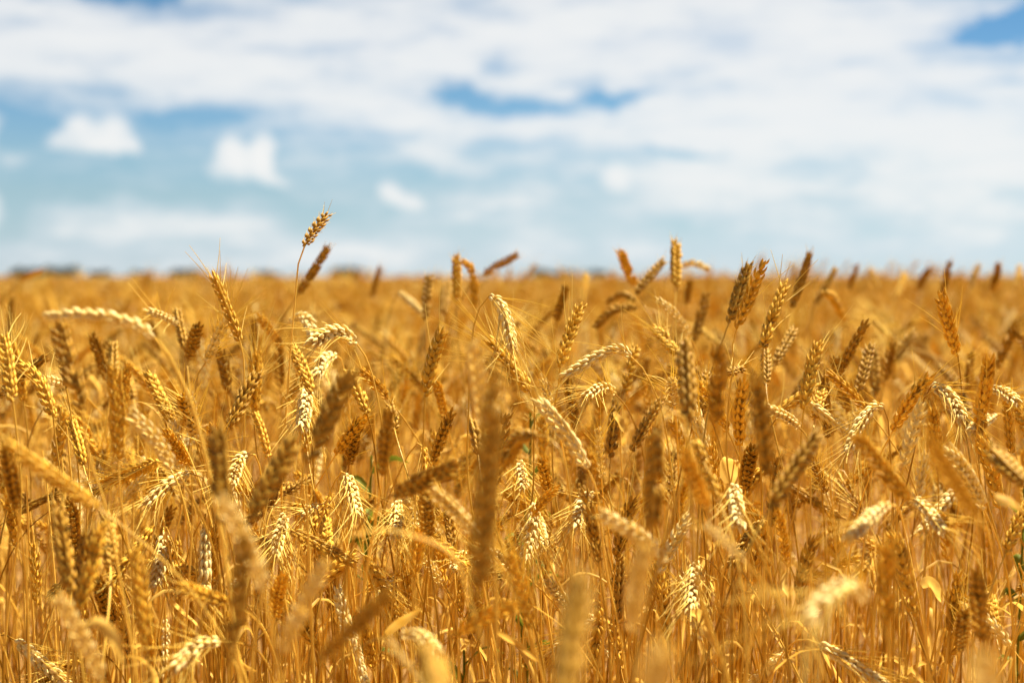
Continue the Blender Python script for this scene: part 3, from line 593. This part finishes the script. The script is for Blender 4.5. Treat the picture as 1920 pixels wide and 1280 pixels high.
# --- stalks standing between those, each a thing of its own, named from the stalk it stands next to
LM = [l for l in LAND if l[0]]
fr = np.random.default_rng(23); seen = {}; spots = []
ORD = ['', 'second ', 'third ', 'fourth ', 'fifth ', 'sixth ', 'seventh ', 'eighth ', 'ninth ']
NFILL = 118
tries = 0
while len(spots) < NFILL and tries < 20000:
    tries += 1
    d = fr.uniform(1.45, 2.15) if fr.random() < .92 else fr.uniform(1.15, 1.5)
    px = fr.uniform(-20, 1940); py = fr.uniform(735, 1030) if d > 1.72 else fr.uniform(840, 1260)
    if any(abs(px-q[0]) < 34 and abs(py-q[1]) < 70 for q in spots): continue
    if d < 1.75 and any(abs(px-q[1]) < 45 and abs(py-q[2]) < 70 and q[3] > d-.05 for q in LAND): continue
    spots.append((px, py, d))
spots.sort(key=lambda q: q[1])
for (px, py, d) in spots:
    b = at(px, py, d); mode = fr.choice(['up', 'lean', 'nod'], p=[.54, .30, .16])
    L_ = fr.uniform(.066, .092); a = fr.uniform(0, 2*math.pi); h = np.array([math.cos(a), math.sin(a), 0])
    th = {'up': fr.uniform(.02, .25), 'lean': fr.uniform(.4, 1.0), 'nod': fr.uniform(1.7, 2.7)}[mode]
    t = np.array([0, 0, 1])*math.cos(th)+h*math.sin(th); cur = np.array([0, 0, -.25])+h*.2
    u = np.linspace(0, 1, 22)[:, None]; path = b+L_*(u*t+u**2*cur*.35)
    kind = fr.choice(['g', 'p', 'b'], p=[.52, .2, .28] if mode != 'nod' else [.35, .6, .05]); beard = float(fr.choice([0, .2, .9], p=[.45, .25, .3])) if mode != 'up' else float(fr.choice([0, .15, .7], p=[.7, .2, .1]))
    t0 = nrm(path[0]-path[2]); sp = stem_to_ground(np.array([path[0]]), t0, fr, t0[2] > .15)
    cx_, cy_, _ = proj(path.mean(0)); tipx = proj(path[-1])[0]-proj(path[0])[0]
    best = min(LM, key=lambda l: (l[1]-cx_)**2+(l[2]-cy_)**2); dx, dy = cx_-best[1], cy_-best[2]
    rel = ('left of' if dx < 0 else 'right of') if abs(dx) > abs(dy) else ('above' if dy < 0 else 'below')
    pose = {'up': 'upright', 'lean': 'leaning', 'nod': 'nodding'}[mode]
    if mode != 'up' and abs(tipx) > 22: pose += ' left' if tipx < 0 else ' right'
    key = (KINDW[kind], 'awned ' if beard > .5 else '', pose, rel, best[0]); k_ = seen.get(key, 0); seen[key] = k_+1
    word = ('first ' if False else ORD[min(k_, 8)])
    if k_: lab = f'{word}{key[0]} {key[1]}wheat ear {pose}, further down {rel} {best[0]}'
    else: lab = f'{key[0]} {key[1]}wheat ear {pose}, {rel} {best[0]}'
    stalk(lab, path, sp, sp[-1], kind, beard, fr, None, auto_leaves(sp, fr, int(fr.integers(0, 3))), 2)

# a few green weeds low between the straw
def weed(label, px, py, d, h, rnd):
    p = at(px, py, d); e = link('green_weed', None, loc=(p[0], p[1], 0)); e['label'] = label; e['category'] = 'weed'; e['group'] = 'green weeds in the wheat'
    base = np.array([p[0], p[1], 0.]); top = np.array([p[0]+rnd.normal(0, .02), p[1], p[2]+h]); sp = bez(top, top-[0, 0, .1], base+[0, 0, .2], base, 16)
    g = Geo(); tube(g, sp, .0016, 5, .5, MI['green']); link('stem', g.mesh('stem', MATS, base), e)
    for k in range(9):
        q = sp[1+k]; a = k*2.4+rnd.uniform(0, 1); hh = np.array([math.cos(a), math.sin(a), 0]); ln = rnd.uniform(.03, .06)
        g = Geo(); build_leaf(g, [q, q+hh*ln*.5+[0, 0, .02], q+hh*ln+[0, 0, .012]], .012, rnd, 'green', .3, 10); link('leaf', g.mesh('leaf', MATS, base), e)
wr = np.random.default_rng(3)
for px, py, d, h, lb in [(642,880,2.0,.02,'green weed beside the upper slanting dark ear'), (985,800,2.0,.02,'green weed under the central leaning ear'), (962,985,1.95,.02,'green weed between huge dark ear and hanging bearded ear'),
    (1900,935,1.9,.03,'green weed at the rim beside the smooth slanting ear'), (888,1262,1.8,.03,'green weed at the bottom below the huge dark ear'), (660,1000,1.95,.02,'green weed under the hanging pale ear')]:
    weed(lb, px, py, d, h, wr)

# loose dry leaves and broken straws caught in the stand
def loose(label, pts, w, rnd, name='dry_leaf', cat='dry leaf', twist=1.0, fold=.35, group='dry leaves caught in the wheat'):
    P_ = [at(*p) for p in pts]; base = P_[0]; g = Geo(); build_leaf(g, P_, w, rnd, 'leaf', twist, 22, fold)
    o = link(name, g.mesh(name, MATS, base), None, base); o['label'] = label; o['category'] = cat; o['group'] = group
lr = np.random.default_rng(9)
for a in [
 ('broad curled leaf blade standing beside the ear below the sharp pair', [(1368,905,1.68),(1366,880,1.68),(1370,860,1.675),(1384,862,1.665),(1390,880,1.66)], .022, .2),
 ('pale folded leaf low at the left among blurred ears', [(158,1172,1.1),(185,1165,1.1),(212,1195,1.1),(232,1245,1.1)], .010, 1.1),
 ('golden leaf bent over below the hanging ear at lower left', [(320,1122,1.6),(345,1145,1.6),(370,1168,1.59),(378,1190,1.59)], .014, .8),
 ('pale leaf with a bent tip right of the fanned bearded ear', [(1728,1098,1.6),(1742,1090,1.6),(1756,1108,1.59),(1766,1130,1.59)], .013, .5),
 ('pale leaf at the right rim under the smooth slanting ear', [(1866,928,1.2),(1895,938,1.2),(1925,958,1.2)], .014, .3),
 ('long bowed leaf arching in front below the level brown ear', [(630,1016,1.05),(690,993,1.05),(760,996,1.05),(850,1036,1.05),(882,1124,1.05),(922,1245,1.05)], .007, .6),
 ('split pale leaf pointing up right above the low arched ear', [(722,1186,1.4),(755,1162,1.4),(790,1142,1.4)], .010, .4),
 ('thin bent leaf tip curving right of the plump upright ear', [(322,830,1.72),(300,778,1.72),(268,755,1.72),(242,756,1.72)], .005, .3),
 ('small pale leaf hooked over at the foot of the golden blurred ear', [(1296,1150,1.5),(1310,1152,1.5),(1326,1175,1.5),(1336,1210,1.5)], .012, .7),
 ('white leaf flake hanging under the comb-awned ear', [(1150,772,1.82),(1160,790,1.82),(1172,812,1.82)], .014, .4),
 ]: loose(a[0], a[1], a[2], lr, twist=a[3])
loose('broken pale straw lying aslant below the huge dark ear', [(930,1184,1.4),(970,1212,1.4),(1013,1243,1.4)], .007, lr, 'straw', 'straw', .1, .9, 'broken straws in the wheat')
loose('short broken straw at the bottom beside the bent bottom ear', [(448,1234,1.5),(465,1248,1.5),(482,1258,1.5)], .008, lr, 'straw', 'straw', .1, .9, 'broken straws in the wheat')

# ------------------------------------------------------------------ the rest of the stand: one uncountable mass of wheat
sr = np.random.default_rng(41)
def local_stalk(G, rnd, lod, x=0., y=0., H=None, nl=None):
    """a whole stalk at (x, y) in one mesh"""
    H = H or rnd.normal(.80, .045); mode = rnd.choice(['up', 'lean', 'nod'], p=[.52, .30, .18])
    a = rnd.uniform(0, 2*math.pi); h = np.array([math.cos(a), math.sin(a), 0]); L_ = rnd.uniform(.065, .095)
    th = {'up': rnd.uniform(.02, .25), 'lean': rnd.uniform(.4, 1.05), 'nod': rnd.uniform(1.7, 2.7)}[mode]
    t = np.array([0, 0, 1])*math.cos(th)+h*math.sin(th); cur = h*.1+np.array([0, 0, -.09])
    b = np.array([x, y, H-(.03 if mode == 'nod' else .07 if mode == 'lean' else .085)])
    npt = {1: 18, 0: 9}[lod]; u = np.linspace(0, 1, npt)[:, None]; path = b+L_*(u*t+u**2*cur)
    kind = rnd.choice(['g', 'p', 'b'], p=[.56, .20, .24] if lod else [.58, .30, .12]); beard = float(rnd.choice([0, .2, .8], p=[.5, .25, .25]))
    t0 = nrm(path[0]-path[2]); sp = stem_to_ground(np.array([path[0]]), t0, rnd, t0[2] > .15, 26 if lod else 9, drift=rnd.normal(0, .02, 2))
    if lod: build_stem(G, sp, rnd, 5)
    else: tube(G, sp, np.linspace(.001, .0017, len(sp)), 3, rnd.uniform(.2, .8), MI['stem'])
    if lod: build_ear(G, G, path, rnd.uniform(0, 6.28), kind, 1, rnd, beard)
    else:
        build_ear(G, None, path, rnd.uniform(0, 6.28), kind, 0, rnd)
        if beard > .5:
            for k in range(9):
                i = rnd.integers(1, npt); d_ = nrm(t+rnd.normal(0, .35, 3)); tube(G, path[i]+np.linspace(0, .06, 2)[:, None]*d_, [.0005, .0002], 3, .7, MI['awn'])
    for pts, w in auto_leaves(sp, rnd, rnd.integers(0, 3) if nl is None else nl, .15 if lod else .1, .7): build_leaf(G, pts, w, rnd, 'leaf', 1.2, 12 if lod else 5)
SRC = {0: [], 1: [], 2: [], 3: [], 4: []}
def add_src(lod, G): SRC[lod].append(bpy.data.objects.new('wheat_source', G.mesh('wheat_source', MATS)))
for k in range(22): G = Geo(); local_stalk(G, sr, 1); add_src(0, G)
for k in range(16): G = Geo(); local_stalk(G, sr, 0); add_src(1, G)
for k in range(6):                                              # clump of 0.5 m
    G = Geo(); [local_stalk(G, sr, 0, sr.uniform(-.25, .25), sr.uniform(-.25, .25), nl=1) for _ in range(16)]; add_src(2, G)
def bare_straw(G, rnd):                                        # earless straws and their dry blades low in the stand
    H = rnd.uniform(.45, .74); a = rnd.uniform(0, 6.28); tl = abs(rnd.normal(0, .14)); h = np.array([math.cos(a), math.sin(a), 0])
    top = np.array([0, 0, H])+h*H*tl; sp = bez(top, top-[0, 0, H*.3]-h*H*tl*.5, h*.02+[0, 0, H*.35], np.array([0, 0, -.01]), 22)
    build_stem(G, sp, rnd, 5, .0016, .0011)
    for pts, w in auto_leaves(sp, rnd, rnd.choice([0, 0, 0, 1, 1]), .2, .75): build_leaf(G, pts, w*.6, rnd, 'leaf', 1.6, 14)
for k in range(16): G = Geo(); bare_straw(G, sr); add_src(4, G)
def far_clump(G, rnd, half, n):                                  # blurred far stand: plain ears and blades
    for _ in range(n):
        x, y = rnd.uniform(-half, half, 2); H = rnd.normal(.80, .05); a = rnd.uniform(0, 6.28); ln = rnd.uniform(0, .07)
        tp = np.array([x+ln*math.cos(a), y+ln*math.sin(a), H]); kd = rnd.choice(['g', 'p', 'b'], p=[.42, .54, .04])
        tube(G, np.array([[x, y, .2], [x, y, H-.08]]), [.006, .004], 3, rnd.uniform(.5, 1), MI['stem'])
        tube(G, np.array([[x, y, H-.085], [(x+tp[0])/2, (y+tp[1])/2, H-.04], tp]), [.005, .011, .002], 4, rnd.uniform(.4, 1), MI[kd])
for k in range(3): G = Geo(); far_clump(G, sr, 1.0, 130); add_src(3, G)
pts, lod_, var_, rot_, scl_ = [], [], [], [], []
def scatter(d0, d1, per_m2, lod, margin=.8, sc=1.0):
    area = sum((.40*d+margin)*2 for d in np.linspace(d0, d1, 50))/50*(d1-d0); n = int(area*per_m2)
    d = np.sqrt(sr.uniform(d0**2, d1**2, n*3)) if d0 > 3 else sr.uniform(d0, d1, n*3)
    x = sr.uniform(-1, 1, n*3)*(.40*d1+margin); ok = np.abs(x) < .40*d+margin; d, x = d[ok][:n], x[ok][:n]
    for a, b in zip(x, d):
        s = sr.uniform(.93, 1.06)*sc*(1+min(.075, abs(sr.normal(0, .05)))*(d0 >= 4)*(1.15 if a > .1*b else .6))
        pts.append((a, b, 0)); lod_.append(lod); var_.append(int(sr.integers(0, 1000))); scl_.append(s)
        rot_.append((sr.normal(0, .05), sr.normal(0, .05), sr.uniform(0, 6.28)) if lod in (0, 1, 4) else (0, 0, sr.uniform(0, 6.28)))
scatter(1.55, 2.2, 120, 0, sc=.82)
scatter(2.2, 4.0, 190, 0, sc=.97)
scatter(1.45, 2.6, 400, 4)
scatter(4.0, 9.0, 200, 1)
scatter(9.0, 32.0, 13, 2, 1.5)
scatter(32.0, 150.0, .55, 3, 6)
scatter(150.0, 420.0, .12, 3, 20)
me = bpy.data.meshes.new('wheat'); me.vertices.add(len(pts)); me.vertices.foreach_set('co', np.array(pts, np.float32).ravel())
for nm_, ty, dat in (('lod', 'INT', lod_), ('var', 'INT', var_), ('scl', 'FLOAT', scl_)):
    a_ = me.attributes.new(nm_, ty, 'POINT'); a_.data.foreach_set('value', np.array(dat, np.int32 if ty == 'INT' else np.float32))
a_ = me.attributes.new('rot', 'FLOAT_VECTOR', 'POINT'); a_.data.foreach_set('vector', np.array(rot_, np.float32).ravel())
for mm in MATS: me.materials.append(mm)
wheat = link('wheat', me); wheat['kind'] = 'stuff'; wheat['label'] = 'dense ripe golden wheat stand running to the horizon'
ng = bpy.data.node_groups.new('wheat_stand', 'GeometryNodeTree')
ng.interface.new_socket('Geometry', in_out='INPUT', socket_type='NodeSocketGeometry'); ng.interface.new_socket('Geometry', in_out='OUTPUT', socket_type='NodeSocketGeometry')
gn = ng.nodes.new; gl = ng.links.new
gi, go = gn('NodeGroupInput'), gn('NodeGroupOutput'); jall = gn('GeometryNodeJoinGeometry'); gl(jall.outputs[0], go.inputs[0])
def attr(nm_, ty):
    n = gn('GeometryNodeInputNamedAttribute'); n.data_type = ty; n.inputs['Name'].default_value = nm_; return n.outputs[0]
for lod, objs in SRC.items():
    j = gn('GeometryNodeJoinGeometry')
    for ob in objs:
        oi = gn('GeometryNodeObjectInfo'); oi.inputs['Object'].default_value = ob; g2 = gn('GeometryNodeGeometryToInstance')
        gl(oi.outputs['Geometry'], g2.inputs[0]); gl(g2.outputs[0], j.inputs[0])
    ip = gn('GeometryNodeInstanceOnPoints'); gl(gi.outputs[0], ip.inputs['Points']); gl(j.outputs[0], ip.inputs['Instance'])
    cmp_ = gn('FunctionNodeCompare'); cmp_.data_type = 'INT'; cmp_.operation = 'EQUAL'; gl(attr('lod', 'INT'), cmp_.inputs[2]); cmp_.inputs[3].default_value = lod
    gl(cmp_.outputs[0], ip.inputs['Selection']); ip.inputs['Pick Instance'].default_value = True
    gl(attr('var', 'INT'), ip.inputs['Instance Index'])
    er = gn('FunctionNodeEulerToRotation'); gl(attr('rot', 'FLOAT_VECTOR'), er.inputs[0]); gl(er.outputs[0], ip.inputs['Rotation']); gl(attr('scl', 'FLOAT'), ip.inputs['Scale'])
    gl(ip.outputs[0], jall.inputs[0])
mod = wheat.modifiers.new('stand', 'NODES'); mod.node_group = ng
